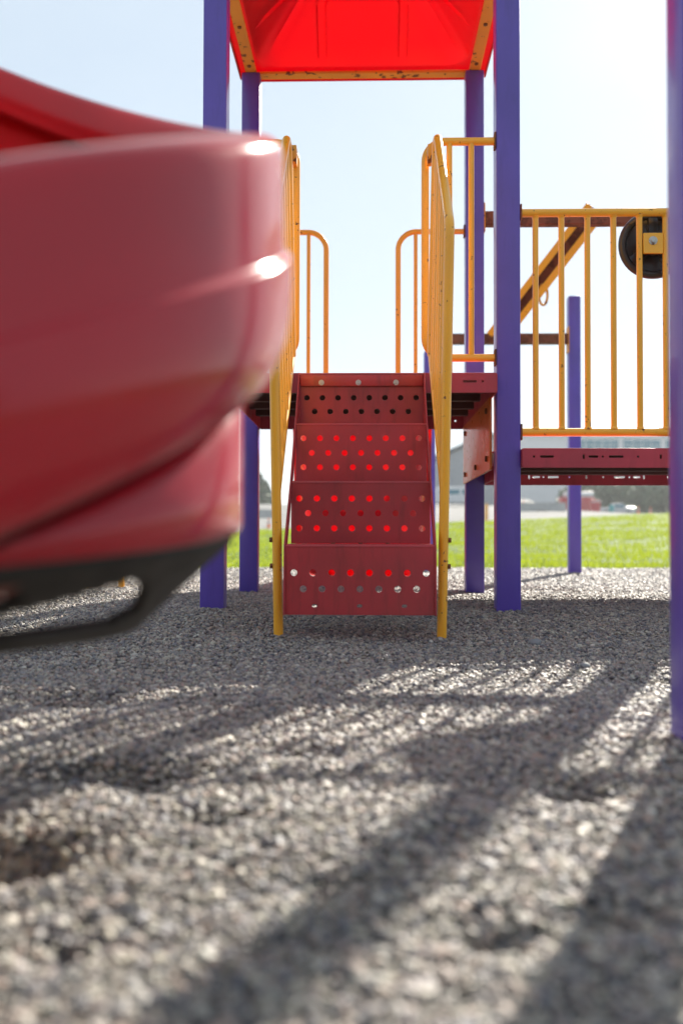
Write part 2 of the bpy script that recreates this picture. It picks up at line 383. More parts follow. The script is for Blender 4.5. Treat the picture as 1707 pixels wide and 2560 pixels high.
ip.inputs['Pick Instance'].default_value = True; L(rnd('INT', 0, 5, 1), ip.inputs['Instance Index'])
L(rnd('FLOAT_VECTOR', (-.55, -.55, 0), (.55, .55, 6.28), 2), ip.inputs['Rotation'])
pw = gn('ShaderNodeMath', operation='POWER'); L(rnd('FLOAT', 0.0, 1.0, 4), pw.inputs[0]); pw.inputs[1].default_value = 4.0
ma = gn('ShaderNodeMath', operation='MULTIPLY_ADD'); L(pw.outputs[0], ma.inputs[0]); ma.inputs[1].default_value = 1.35; ma.inputs[2].default_value = 0.68
mm = gn('ShaderNodeMath', operation='MULTIPLY'); L(ma.outputs[0], mm.inputs[0]); L(sm_.outputs[0], mm.inputs[1]); L(mm.outputs[0], ip.inputs['Scale']); L(ip.outputs[0], gout.inputs[0])
md = go.modifiers.new('scatter', 'NODES'); md.node_group = ng

# a few bigger stones lie on top of the gravel
def stone_at(px, py, r, label):
    d = ray(px, py); t = 1.0
    for _ in range(60):
        p = CAM + d * t; t += (p.z - gz(p.x, p.y)) / max(-d.z, 1e-3) * 0.7
    p = CAM + d * t
    bm = fresh(); bmesh.ops.create_icosphere(bm, subdivisions=2, radius=r)
    for v_ in bm.verts:
        v_.co *= 1 + 0.5 * mnoise.noise(v_.co * 38 + Vector((px, 0, 0))); v_.co.z *= 0.72
    bmesh.ops.translate(bm, vec=(p.x, p.y, gz(p.x, p.y) + 0.006 + r * 0.45), verts=bm.verts)
    tag(obj('stone', bm, PALE_STONE, None, smooth=28), label, 'stone')
PALE_STONE = paint('pale_stone', (0.24, 0.25, 0.26), 0.8, 0.0, grime=0.4)
stone_at(1336, 1617, 0.020, 'largest pale stone on the gravel right of the stairs')
stone_at(971, 1582, 0.010, 'small pale stone just in front of the bottom step')
stone_at(1461, 1676, 0.014, 'grey stone among the barrier shadow stripes')

# ------------------------------------------------------------------ the play tower
XL, XR, YF, YB = -0.65, 0.59, 4.05, 5.286
X2 = 1.83
S = empty('play_tower', ((XL + XR) / 2, (YF + YB) / 2, 0), 'purple and yellow play tower with red roof and perforated red stairs', 'play structure')
def post(x, y, z0, z1, h=0.05):
    bm = fresh(); box(bm, x - h, x + h, y - h, y + h, z0, z1, 0.006, 3)
    return obj('post', bm, PURPLE, S)
Z_ROOF = 2.898
for x, y, zt in ((XL, YF, Z_ROOF), (XR, YF, Z_ROOF), (XL, YB, Z_ROOF), (XR, YB, Z_ROOF), (X2, YF, 2.3), (X2, YB, 3.4)):
    p = post(x, y, -0.35, zt)
    if x == X2:
        bm = fresh(); box(bm, x - .054, x + .054, y - .054, y + .054, zt + .001, zt + .02, .006); obj('post_cap', bm, BLACK, p)

# decks: perforated steel sheet with turned-down lips
def deck(x0, x1, y0, y1, zt, lip, slots_f, slots_b, name_label):
    bm = fresh(); box(bm, x0, x1, y0 + .004, y1 - .004, zt - .006, zt, .002, 1)
    d = obj('deck', bm, DECKRED, S); d['label'] = name_label
    zc = zt - lip / 2
    def lipplate(y, slots):
        b = fresh(); hol = []
        for px_, kind in slots:
            if isinstance(px_, tuple): cx = (px_[0] + px_[1]) / 2; Ls = px_[1] - px_[0]
            else: cx, Ls = px_, .012
            hol.append(slot(cx, zc + .005, max(Ls, .0125), .012) if kind == 's' else slot(cx, zc + .005, .022, .011, vertical=True) if kind == 'v' else circ(cx, zc + .005, .006, 14))
        plate(b, rect(x0, x1, zt - lip, zt - .001, .008), hol, .005, XZ(y), .0012)
        obj('lip', b, DECKRED, d, smooth=30)
    lipplate(y0, slots_f); lipplate(y1, slots_b)
    for xs in (x0 + .001, x1 - .001):
        b = fresh(); plate(b, rect(y0 + .004, y1 - .004, zt - lip, zt - .007), [], .005, YZ(xs)); obj('side_lip', b, DECKRED, d, smooth=30)
    n = 5
    for k in range(1, n):
        yy = y0 + (y1 - y0) * k / n
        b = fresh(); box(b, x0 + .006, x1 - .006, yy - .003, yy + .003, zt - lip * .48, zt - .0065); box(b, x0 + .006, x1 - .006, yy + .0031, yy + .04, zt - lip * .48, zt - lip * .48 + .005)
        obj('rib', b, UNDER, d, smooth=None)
    return d
sx = lambda px_, y=3.97: (px_ - 917) / F_PX * y
deck1 = deck(XL + .052, XR - .052, 3.972, 5.335, 1.0, .082, [((sx(1155), sx(1191)), 's'), (sx(1205), 'h'), ((-.06 - sx(1191), -.06 - sx(1155)), 's'), (-.06 - sx(1205), 'h')],
             [(XL + .12 + k * .17, 'h') for k in range(7)], 'higher maroon deck at the top of the stairs')
f5 = [(1332, 'h'), ((1346, 1382), 's'), (1455, 'v'), ((1466, 1492), 's'), (1502, 'h'), ((1516, 1554), 's'), (1589, 'h'), (1645, 'v')]
fs = [((tuple(sx(q) for q in a) if isinstance(a, tuple) else sx(a)), k) for a, k in f5] + [(1.34, 's'), ((1.42, 1.5), 's'), (1.56, 'h'), ((1.62, 1.68), 's')]
b5 = [(567, 'v'), ((587, 638), 's'), (658, 'h'), ((687, 757), 's'), (825, 'h'), (933, 'v'), (1040, 'h'), ((1108, 1180), 's'), (1207, 'h'), ((1229, 1278), 's'), (1299, 'v'), (1450, 'h')]
cv = lambda q: sx(q / 2.583 + 1100, 5.335)
bs = [((tuple(cv(q) for q in a) if isinstance(a, tuple) else cv(a)), k) for a, k in b5]
deck2 = deck(XR + .052, X2 - .052, 3.972, 5.335, .686, .080, fs, bs, 'lower maroon deck behind the yellow barrier')

b = fresh(); box(b, .5345, XR + .0515, 4.104, 5.232, .676, .6845, .001, 1); obj('deck_filler', b, DECKRED, deck2)  # filler added beside the lower deck to keep sun from leaking through
# the roof: frame of worn yellow angle iron and a moulded red shell that light shines through
hx = (XR - XL) / 2; xc = (XL + XR) / 2; yc = (YF + YB) / 2
roof_rings = [(.678, .002, .03), (.687, .010, .03), (.690, .020, .03), (.668, .0245, .04), (.61, .0245, .10), (.580, .030, .13), (.566, .048, .14), (.556, .068, .14), (.10, .52, .05), (.0, .545, .0)]
RIBU = [-.247, -.241, -.201, -.195, -.10, 0.0, .10, .195, .201, .241, .247]
def roof_ring(h, r_, n=8):
    '''rounded square whose straight sides carry the rib edges; returns (x, y, rib)'''
    sl_ = max(h - r_, 1e-4); k_ = min(1.0, .95 * sl_ / .247); out = []
    for q in range(4):
        ca, sa = (0, 1, 0, -1)[q], (-1, 0, 1, 0)[q]          # outward direction of this side
        ta, tb = -sa, ca                                     # along the side
        for u in RIBU:
            out.append((ca * h + ta * u * k_, sa * h + tb * u * k_, 1.0 if abs(u) in (.201, .241) else 0.0))
        cx_, cy_ = ca * sl_ + ta * sl_, sa * sl_ + tb * sl_
        for j in range(n + 1):
            t = math.pi / 2 * j / n; out.append((cx_ + r_ * (ca * math.cos(t) + ta * math.sin(t)), cy_ + r_ * (sa * math.cos(t) + tb * math.sin(t)), 2.0 if j == n // 2 else 0.0))
    return out
bm = fresh(); rings = []; lv = []
for i, (h, z, r_) in enumerate(roof_rings):
    if i == 8:
        h0, z0, r0 = roof_rings[i - 1]
        for k in range(1, 10): f = k / 10; lv.append((h0 + (h - h0) * f, z0 + (z - z0) * f, r0 + (r_ - r0) * f, 1))
    lv.append((h, z, r_, 1 if i == 8 else 0))
for h, z, r_, rb in lv:
    if h == 0: apex = bm.verts.new((xc, yc, Z_ROOF + z)); continue
    rings.append([bm.verts.new((xc + x, yc + y, Z_ROOF + z + (rb * .020 if rib == 1.0 and h > .2 else .018 * rb if rib == 2.0 else 0))) for x, y, rib in roof_ring(h, r_)])
for A, B in zip(rings, rings[1:]):
    n = len(A)
    for k in range(n): bm.faces.new((A[k], A[(k + 1) % n], B[(k + 1) % n], B[k]))
n = len(rings[-1])
for k in range(n): bm.faces.new((rings[-1][k], rings[-1][(k + 1) % n], apex))
roof = obj('roof', bm, ROOFRED, S, smooth=28)
roof['label'] = 'bright red moulded roof lit through from above'
mdf = roof.modifiers.new('thickness', 'SOLIDIFY'); mdf.thickness = 0.006; mdf.offset = 1
def beam(x0, x1, y0, y1):
    b = fresh(); box(b, x0, x1, y0, y1, Z_ROOF + .001, Z_ROOF + .017, .003, 1); obj('roof_beam', b, YELLOW_WORN, roof)
beam(XL - .03, XL + .03, YF - .10, YB + .047); beam(XR - .03, XR + .03, YF - .10, YB + .047)
beam(XL + .031, XR - .031, YB - .020, YB + .046); beam(XL + .031, XR - .031, YF - .046, YF + .045)
# roof-beam bolts
for x in (XL, XR):
    for y in (YB - .12, YB - .52, YF + .2):
        b = fresh(); disc(b, (x, y, Z_ROOF + .0005), (0, 0, -1), .011, .007, 6); obj('bolt', b, RUST, roof, smooth=None)

# stairs: four folded risers with rows of holes
W = 0.515; SX = -0.024
NOSE = [(3.935, .9935), (3.735, .761), (3.515, .5215), (3.265, .29), (3.25, .052)]
zpx = lambda py, y: .32 + (1340 - py) / F_PX * y
bm = fresh()
side = [(a, b) for a, b in NOSE] + [(3.30, .052), (3.32, .26), (3.56, .49), (3.78, .72), (3.962, .80), (3.962, .9935)]
plate(bm, side, [], .006, YZ(SX - W / 2), .0015)
stair = obj('stairs', bm, MAROON, S, smooth=35); stair['label'] = 'maroon stair unit with four risers full of round holes'
bm = fresh(); plate(bm, side, [], .006, YZ(SX + W / 2), .0015); obj('side_plate', bm, MAROON, stair, smooth=35)
z2 = lambda q, y: zpx(860 + q / 2.412, y)
row8 = [(-.2253 + .0644 * k) for k in range(8)]; row7 = [(-.1931 + .0644 * k) for k in range(7)]
risers = [
    (0, [(z2(320, 3.93), 8), (z2(403, 3.93), 7)]),
    (1, [(z2(566, 3.735), 8), (z2(655, 3.735), 7), (z2(742, 3.735), 8)]),
    (2, [(z2(931, 3.515), 8), (z2(1020, 3.515), 7), (z2(1111, 3.515), 8)]),
    (3, [(z2(1380, 3.262), 8), (z2(1477, 3.262), 7)])]
for k, rows in risers:
    y, zt = NOSE[k]; zb = NOSE[k + 1][1]
    if k < 3: zb += .004
    hol = []
    for z, cnt in rows:
        for hx_ in (row8 if cnt == 8 else row7): hol.append(circ(SX + hx_, z, .0128, 22))
    if k == 3:
        for q in (328, 600, 870): hol.append(slot(sx(650 + q / 2.412, 3.255), z2(1580, 3.255), .021, .013))
    bm = fresh(); plate(bm, rect(SX - W / 2 + .0035, SX + W / 2 - .0035, zb, zt - .004), hol, .005, XZ(y + .004), .0012)
    # folded nose
    tube(bm, [(SX - W / 2 + .0035, y + .008, zt - .006), (SX + W / 2 - .0035, y + .008, zt - .006)], .0075, 14)
    ris = obj('riser', bm, MAROON, stair, smooth=35)
    if k < 3:
        y2, z2_ = NOSE[k + 1]
        bm = fresh(); box(bm, SX - W / 2 + .0035, SX + W / 2 - .0035, y2 + .012, y + .0005, z2_ - .004, z2_ + .002); obj('tread', bm, MAROON, stair, smooth=None)
        for q in (-.10, 0.0, .10, ):
            b = fresh(); disc(b, (SX + q, y - .012, z2_ + .0022), (0, 0, 1), .008, .004, 8); obj('rivet', b, RUST, stair, smooth=None)
# folded top flange bolted to the deck, with three bolts
bm = fresh(); box(bm, SX - W / 2 + .004, SX + W / 2 - .004, 3.9250, 3.9330, .938, .984, .003, 2); fl = obj('top_flange', bm, MAROON, stair)
for q in (366, 590, 817):
    b = fresh(); p = (sx(650 + q / 2.412, 3.92), 3.9248, z2(228, 3.92))
    disc(b, p, (0, -1, 0), .0115, .003, 20); disc(b, (p[0], p[1] - .003, p[2]), (0, -1, 0), .0068, .005, 16, .001)
    bo = obj('bolt', b, STEEL, stair, smooth=30)

# stair handrails
PR, BR = .0170, .0115
def handrail(sg):
    X = lambda x: SX + sg * (x - SX)
    foot = Vector((X(.258), 3.36, -.20)); elbow = Vector((X(.282), 3.27, 1.395)); top = Vector((X(.281), 3.90, 1.995)); low_r = Vector((X(.262), 3.915, 1.06))
    lowf = foot.lerp(elbow, (.44 + .2) / 1.575)
    bm = fresh()
    tube(bm, fillet([foot, elbow, top, low_r], [.09, .05], 8), PR, 16)
    tube(bm, [low_r, lowf], PR * .8, 14)
    h = obj('handrail', bm, YELLOW, S, smooth=50)
    h['label'] = 'right yellow stair handrail' if sg > 0 else 'left yellow stair handrail'
    for k in range(1, 7):
        f = k / 7
        a = low_r.lerp(lowf, f); b_ = top.lerp(elbow, f)
        b = fresh(); tube(b, [a, b_], BR, 12); obj('bar', b, YELLOW, h, smooth=50)
    b = fresh(); box(b, X(.262) - .014, X(.262) + .014, 3.925, 3.995, 1.875, 1.945, .003); obj('tab', b, YELLOW_WORN, h)
    for z in (.21, .30):
        b = fresh(); pt = foot.lerp(elbow, (z + .2) / 1.575); disc(b, pt + Vector((sg * PR, 0, 0)), (sg, 0, 0), .010, .009, 6); obj('bolt', b, RUST, h, smooth=None)
handrail(1); handrail(-1)

# guard loops either side of the stairs and of the slide mouth
def flange(x, y, z, sg, parent):
    b = fresh(); box(b, min(x, x + sg * .007), max(x, x + sg * .007), y - .022, y + .022, z - .034, z + .034, .002, 1); obj('flange', b, RUST, parent)
def loop_panel(xp, xv, y, zt, zb, bars, sg, r, rb):
    bm = fresh()
    if zb is not None:
        pts = [(xp, y, zt), (xv, y, zt), (xv, y, zb), (xp, y, zb)]
        tube(bm, fillet(pts, [.085, .085], 10), r, 16)
    else:
        pts = [(xp, y, zt), (xv, y, zt), (xv, y, 1.001)]
        tube(bm, fillet(pts, [.10], 10), r, 16)
    o = obj('guard_loop', bm, YELLOW, S, smooth=50)
    for xb in bars:
        b = fresh(); tube(b, [(xb, y, (zb if zb else 1.001)), (xb, y, zt)], rb, 12); obj('bar', b, YELLOW, o, smooth=50)
    flange(xp, y, zt, -sg, o)
    if zb: flange(xp, y, zb, -sg, o)
    return o
loop_panel(XR - .0505, .243, 4.02, 1.991, 1.071, (.345, .437), 1, .0165, .0125)['label'] = 'yellow guard loop right of the stairs'
loop_panel(XL + .0505, -.06 - .243, 4.02, 1.991, 1.071, (-.06 - .345, -.06 - .437), -1, .0165, .0125)['label'] = 'yellow guard loop left of the stairs'
loop_panel(XR - .0505, .170, 5.29, 2.014, None, (.267, .365, .46), 1, .0150, .0110)['label'] = 'yellow guard loop on the far side, right of the slide mouth'
loop_panel(XL + .0505, -.230, 5.29, 2.014, None, (-.328, -.426, -.52), -1, .0150, .0110)['label'] = 'yellow guard loop on the far side, left of the slide mouth'

# barrier of the lower deck with the toy steering wheel
bm = fresh(); tube(bm, [(XR + .051, 4.02, 1.684), (X2 - .051, 4.02, 1.684)], .0172, 18)
bar_ = obj('barrier', bm, YELLOW, S, smooth=50); bar_['label'] = 'yellow barrier of upright bars above the lower deck'
bm = fresh(); tube(bm, [(XR + .051, 4.02, .757), (X2 - .051, 4.02, .757)], .0172, 18); obj('bottom_rail', bm, YELLOW, bar_, smooth=50)
for k in range(10):
    b = fresh(); x = .706 + .1085 * k; tube(b, [(x, 4.02, .757), (x, 4.02, 1.684)], .0125, 14)
    for z, sg in ((.757 + .0172, 1), (1.684 - .0172, -1)):   # weld beads
        tube(b, [(x, 4.02, z - sg * .004), (x, 4.02, z + sg * .006)], [.018, .0128], 14)
    obj('bar', b, YELLOW, bar_, smooth=50)
for xp, sg in ((XR + .0505, 1), (X2 - .0505, -1)):
    for z in (1.684, .757): flange(xp, 4.02, z, sg, bar_)
b = fresh(); box(b, 1.141 + .0128, 1.249 - .0128, 4.008, 4.020, 1.507, 1.594, .002, 1); mp = obj('mounting_plate', b, YELLOW, bar_)
wc = Vector((P(1629, 614, 4.09).x, 4.085, P(1629, 614, 4.09).z))
b = fresh()
tube(b, [wc + Vector((math.cos(t) * .128, 0, math.sin(t) * .128)) for t in np.linspace(0, 2 * math.pi, 48, endpoint=False)], .0175, 12, closed=True)
wheel = obj('steering_wheel', b, BLACK, S, smooth=60); wheel['label'] = 'black toy steering wheel behind the barrier bars'
b = fresh(); plate(b, circ(0, 0, .122, 48), [], .010, Matrix.Translation((wc.x, 0, wc.z)) @ XZ(wc.y + .006), .002); obj('wheel_disc', b, BLACK, wheel, smooth=35)
for rr_, aa, r0 in [(.075, q, .015) for q in (205, 232, 100, 75, 330, 305)] + [(.100, q, .009) for q in (218, 88, 318)]:
    b = fresh(); c_ = (wc.x + rr_ * math.cos(R(aa)), wc.y + .0012, wc.z + rr_ * math.sin(R(aa))); disc(b, c_, (0, -1, 0), r0, .006, 16, .003); obj('boss', b, BLACK, wheel, smooth=35)
b = fresh(); disc(b, (wc.x, wc.y, wc.z), (0, -1, 0), .045, .045, 24, .006); obj('hub', b, BLACK, wheel, smooth=35)
for a in (-142, 90, -38):
    b = fresh(); m_ = Matrix.Translation(wc) @ Matrix.Rotation(R(-a), 4, 'Y'); box(b, .03, .118, -.012, .004, -.02, .02, .004, 2, m_); obj('spoke', b, BLACK, wheel)
b = fresh(); pb = (P(1632.6, 600, 4.0).x, 4.0078, P(1632.6, 600, 4.0).z)
disc(b, pb, (0, -1, 0), .018, .003, 22); disc(b, (pb[0], pb[1] - .003, pb[2]), (0, -1, 0), .0105, .006, 18, .002); disc(b, (pb[0], pb[1] - .009, pb[2]), (0, -1, 0), .005, .0006, 12); obj('bolt', b, STEEL, bar_, smooth=30)

# orange infill panel between the two deck heights
bm = fresh(); plate(bm, rect(4.105, 5.23, .607, .916, .012), [], .010, YZ(.5285), .002); ip_ = obj('infill_panel', bm, ORANGE, S, smooth=40); ip_['label'] = 'glossy orange infill panel under the higher deck'
for y, z in ((4.2, .66), (4.62, .652), (5.12, .65), (4.2, .87), (5.12, .87)):
    b = fresh(); disc(b, (.5234, y, z), (-1, 0, 0), .013, .008, 8, .002); obj('bolt', b, RUST, ip_, smooth=None)
# rusty cross beam between the far posts
bm = fresh(); box(bm, XR + .058, X2 - .058, YB - .03, YB + .03, 2.042, 2.118, .004, 1); cb = obj('cross_beam', bm, RUST, S); cb['label'] = 'rusty cross beam between the far posts'
for x, sg in ((XR + .0505, 1), (X2 - .0505, -1)):
    b = fresh(); box(b, min(x, x + sg * .007), max(x, x + sg * .007), YB - .045, YB + .045, 2.00, 2.16, .002, 1); obj('flange', b, YELLOW_WORN, cb)

# straight slide going down the far side of the tower
bm = fresh()
prof = [(-.41, .175), (-.395, .19), (-.375, .185), (-.345, .06), (-.315, .01), (-.27, 0.0), (0, -.008), (.27, 0.0), (.315, .01), (.345, .06), (.375, .185), (.395, .19), (.41, .175)]
path = [(5.345, .985), (5.48, .955), (5.70, .74), (5.95, .50), (6.2, .30), (6.42, .145), (6.6, .06), (6.85, .035)]
pv = []
for i, (y, z) in enumerate(path):
    a = path[max(i - 1, 0)]; c = path[min(i + 1, len(path) - 1)]; t = Vector((0, c[0] - a[0], c[1] - a[1])).normalized(); nrm = Vector((0, -t.z, t.y))
    pv.append([bm.verts.new(Vector((-.03 + px_ * (1 + .13 * max(0, y - 5.5)), y, z)) + nrm * q) for px_, q in prof])
for A, B in zip(pv, pv[1:]):
    for k in range(len(prof) - 1): bm.faces.new((A[k], A[k + 1], B[k + 1], B[k]))
sl = obj('slide', bm, SLIDEFAR, S, smooth=60); sl['label'] = 'straight red slide on the far side, seen through the stair holes'
mdf = sl.modifiers.new('thickness', 'SOLIDIFY'); mdf.thickness = .008; mdf.offset = -1
for x in (-.2, .17):
    b = fresh(); tube(b, [(x, 6.7, -.3), (x, 6.7, .04)], .02, 12); obj('leg', b, YELLOW, sl, smooth=50)

# ------------------------------------------------------------------ red spiral slide close to the camera
AX, AY, RO = -0.63, 1.10, 0.529
T = empty('spiral_slide', (AX, AY, gz(AX, AY)), 'big glossy red spiral slide close by, its curved wall sweeping in from the left edge', 'slide')
def zr(phi): return .79 + .0037 * phi
# section seen from outside: rolled rim, upper wall, moulded ridge, lower wall curling into the chute floor
sec = [(-.050, -.090), (-.045, -.025), (-.038, -.005), (-.027, .0), (-.013, -.004), (-.003, -.013), (.001, -.024), (.0015, -.060), (.002, -.110), (.0025, -.138), (.003, -.1425), (.0040, -.1445), (.0105, -.1490), (.0118, -.1510), (.012, -.156), (.0125, -.19), (.010, -.225), (.003, -.258),
       (-.010, -.285), (-.026, -.300), (-.042, -.303), (-.053, -.293), (-.060, -.262), (-.080, -.247), (-.14, -.240), (-.25, -.240), (-.32, -.225), (-.355, -.190), (-.365, -.14), (-.37, -.10)]
bm = fresh(); rows = []
for ph in np.arange(-104, 232, 3.0):
    c, s_ = math.cos(R(ph)), math.sin(R(ph)); row = []
    for dr, dz in sec: row.append(bm.verts.new((AX + (RO + dr) * c, AY + (RO + dr) * s_, zr(ph) + dz)))
    rows.append(row)
for A, B in zip(rows, rows[1:]):
    for k in range(len(sec) - 1): bm.faces.new((A[k], B[k], B[k + 1], A[k + 1]))
ch = obj('chute', bm, SLIDERED, T, smooth=70)
mdf = ch.modifiers.new('thickness', 'SOLIDIFY'); mdf.thickness = .010; mdf.offset = -1
mdf = ch.modifiers.new('rounding', 'SUBSURF'); mdf.levels = 1; mdf.render_levels = 1
bm = fresh(); A = None
for ph in np.arange(-62, 120, 2.0):
    c, s_ = math.cos(R(ph)), math.sin(R(ph)); r_ = .482
    zb = .318 - .00055 * max(0, -ph)
    gap = .020 * min(1, max(0, (6 - ph) / 22)); ztp = max(zr(ph) - (.245 if gap == 0 else .292 + gap), zb + .004)
    B = [bm.verts.new((AX + (r_ + q) * c, AY + (r_ + q) * s_, z)) for q, z in ((0, ztp), (.0, zb + .016), (-.004, zb + .005), (-.014, zb), (-.05, zb))]
    if A:
        for k in range(4): bm.faces.new((A[k], B[k], B[k + 1], A[k + 1]))
    A = B
sk = obj('skirt', bm, SLIDERED, T, smooth=60); mdf = sk.modifiers.new('thickness', 'SOLIDIFY'); mdf.thickness = .008; mdf.offset = -1
bm = fresh(); A = None
for ph in np.arange(-70, 40, 2.0):
    c, s_ = math.cos(R(ph)), math.sin(R(ph)); B = [bm.verts.new((AX + .452 * c, AY + .452 * s_, z)) for z in (zr(ph) - .243, min(zr(ph) - .36, zr(ph) - .30))]
    if A: bm.faces.new((A[0], B[0], B[1], A[1]))
    A = B
obj('gap_shade_ring', bm, SLIDEIN, T, smooth=60).modifiers.new('thickness', 'SOLIDIFY').thickness = .006  # darker red strip that stands in for shade between wall and skirt
# dark cradle under the skirt with two long openings
def in_hole(ph, q):
    if -60 < ph < -9:
        top = .24 + .0147 * (-22 - ph) if ph < -22 else .24 + .038 * (ph + 22)
        bot = .83 if ph < -16 else .83 - .022 * (ph + 16)
        if top < q < bot: return True
    e = min(1, max(0, (-39.5 - ph) / 6)); hh = .11 * math.sqrt(max(0, 1 - (1 - e) ** 2))
    return -75 < ph < -39.5 and abs(q - .335 - .002 * (-40 - ph)) < hh
bm = fresh(); NS = 28; phs = np.arange(-118, 15, 1.0); grid = []
for ph in phs:
    c, s_ = math.cos(R(ph)), math.sin(R(ph)); col_ = []
    for j in range(NS + 1):
        q = -.22 + 1.22 * j / NS; r_ = .470 - (.112 * q if q > 0 else 0); z = .313 - .00055 * max(0, min(-ph, 62)) * (1 - max(q, 0)) - .105 * q
        col_.append(bm.verts.new((AX + r_ * c, AY + r_ * s_, z)))
    grid.append(col_)
for i in range(len(phs) - 1):
    for j in range(NS):
        if not in_hole(phs[i] + .5, -.22 + 1.22 * (j + .5) / NS): bm.faces.new((grid[i][j], grid[i + 1][j], grid[i + 1][j + 1], grid[i][j + 1]))
bmesh.ops.delete(bm, geom=[v_ for v_ in bm.verts if not v_.link_faces], context='VERTS')
cr = obj('cradle', bm, DARKBASE, T, smooth=60); mdf = cr.modifiers.new('thickness', 'SOLIDIFY'); mdf.thickness = .012; mdf.offset = -1
bm = fresh(); tube(bm, [(AX, AY, -.35), (AX, AY, 1.75)], .06, 24); obj('centre_column', bm, YELLOW, T, smooth=50)
for a in (150, 200, 250):
    bm = fresh(); tube(bm, [(AX + .055 * math.cos(R(a)), AY + .055 * math.sin(R(a)), .25), (AX + .36 * math.cos(R(a)), AY + .36 * math.sin(R(a)), .25)], .018, 12); obj('brace', bm, DARKBASE, T, smooth=50)

# ------------------------------------------------------------------ near post at the right edge
bm = fresh(); yq = 1.815; nx0 = P(1671, 1500, yq + .05).x
box(bm, nx0, nx0 + .10, yq - .05, yq + .05, -.45, 2.7, .006, 3)
np_ = obj('support_post', bm, PURPLE, None); tag(np_, 'blurred purple square post close by at the right edge', 'post')
bm = fresh(); box(bm, nx0 - .004, nx0 + .104, yq - .054, yq + .054, 2.701, 2.72, .006); obj('post_cap', bm, BLACK, np_)

# ------------------------------------------------------------------ far climbing frame
AXp, AYp = (1431 - 917) / F_PX * 8.2, 8.2
C = empty('climbing_frame', (AXp, AYp, 0), 'distant frame of short purple posts, rusty rail and slanting yellow channel', 'climbing frame')
def cpost(x, y, zt):
    b = fresh(); box(b, x - .05, x + .05, y - .05, y + .05, -.3, zt, .006, 2); o = obj('post', b, PURPLE, C)
    b = fresh(); box(b, x - .046, x + .046, y - .046, y + .046, zt + .0005, zt + .008, .003, 1); obj('post_cap', b, PURPLE, o)
cpost(AXp, AYp, zpx(740, 8.15)); xb_ = (1072 - 917) / F_PX * 8.6; cpost(xb_, 8.6, zpx(878, 8.55))
zb_ = zpx(846, 8.17)
bm = fresh(); box(bm, .62, AXp - .0585, 8.14, 8.22, zb_ - .042, zb_ + .042, .004, 1); rail = obj('rail', bm, RUST, C, smooth=None)
bm = fresh(); box(bm, AXp - .058, AXp - .0505, 8.13, 8.23, zb_ - .12, zb_ + .10, .002, 1); obj('flange', bm, YELLOW_WORN, rail)
pA = P(1464, 555, 7.6); pB = P(1239, 846, 8.1)
axis = (pB - pA).normalized(); pA = pA - axis * .12
L_ = (pB - pA).length; fw = Vector((0, 1, 0)); sidev = axis.cross(fw).normalized(); fw = sidev.cross(axis).normalized()
mt = Matrix((( axis.x, sidev.x, fw.x, pA.x), (axis.y, sidev.y, fw.y, pA.y), (axis.z, sidev.z, fw.z, pA.z), (0, 0, 0, 1)))
wd = .088
bm = fresh(); box(bm, 0, L_, -wd, -wd + .055, -.05, -.044, .001, 1, mt); box(bm, 0, L_, wd - .055, wd, -.05, -.044, .001, 1, mt)
box(bm, 0, L_, -wd, -wd + .006, -.0438, .05, 0, 1, mt); box(bm, 0, L_, wd - .006, wd, -.0438, .05, 0, 1, mt)
chn = obj('channel', bm, YELLOW, C, smooth=None)
bm = fresh(); box(bm, .005, L_ - .02, -wd + .007, wd - .007, .02, .03, 0, 1, mt); obj('channel_web', bm, RUST, chn, smooth=None)
bm = fresh(); rc_ = P(1357, 737, 7.85); tube(bm, [rc_ + Vector((math.cos(t) * .035, 0, math.sin(t) * .085)) for t in np.linspace(0, 2 * math.pi, 24, endpoint=False)], .011, 8, closed=True); obj('ring', bm, YELLOW_WORN, chn, smooth=50)

# ------------------------------------------------------------------ yellow ladder frame behind the slide
f1 = Vector((-1.41, 5.52, -.15)); f2 = Vector((-1.64, 5.56, -.15))
K = empty('ladder_frame', (-1.5, 5.8, 0), 'yellow tube ladder mostly hidden behind the red slide, two feet showing', 'ladder')
d1 = Vector((-.16, .35, 1.0))
for ft in (f1, f2):
    bm = fresh(); tube(bm, [ft, ft + d1 * 1.35], .0185, 12); obj('side_rail', bm, YELLOW, K, smooth=50)
for k in range(1, 5):
    bm = fresh(); tube(bm, [f1 + d1 * (.28 * k), f2 + d1 * (.28 * k)], .013, 10); obj('rung', bm, YELLOW, K, smooth=50)
for ft in (f1, f2):
    bm = fresh(); tp = ft + d1 * 1.35; tube(bm, [tp, Vector((tp.x - .25, tp.y + .45, -.2))], .0185, 12); obj('leg', bm, YELLOW, K, smooth=50)

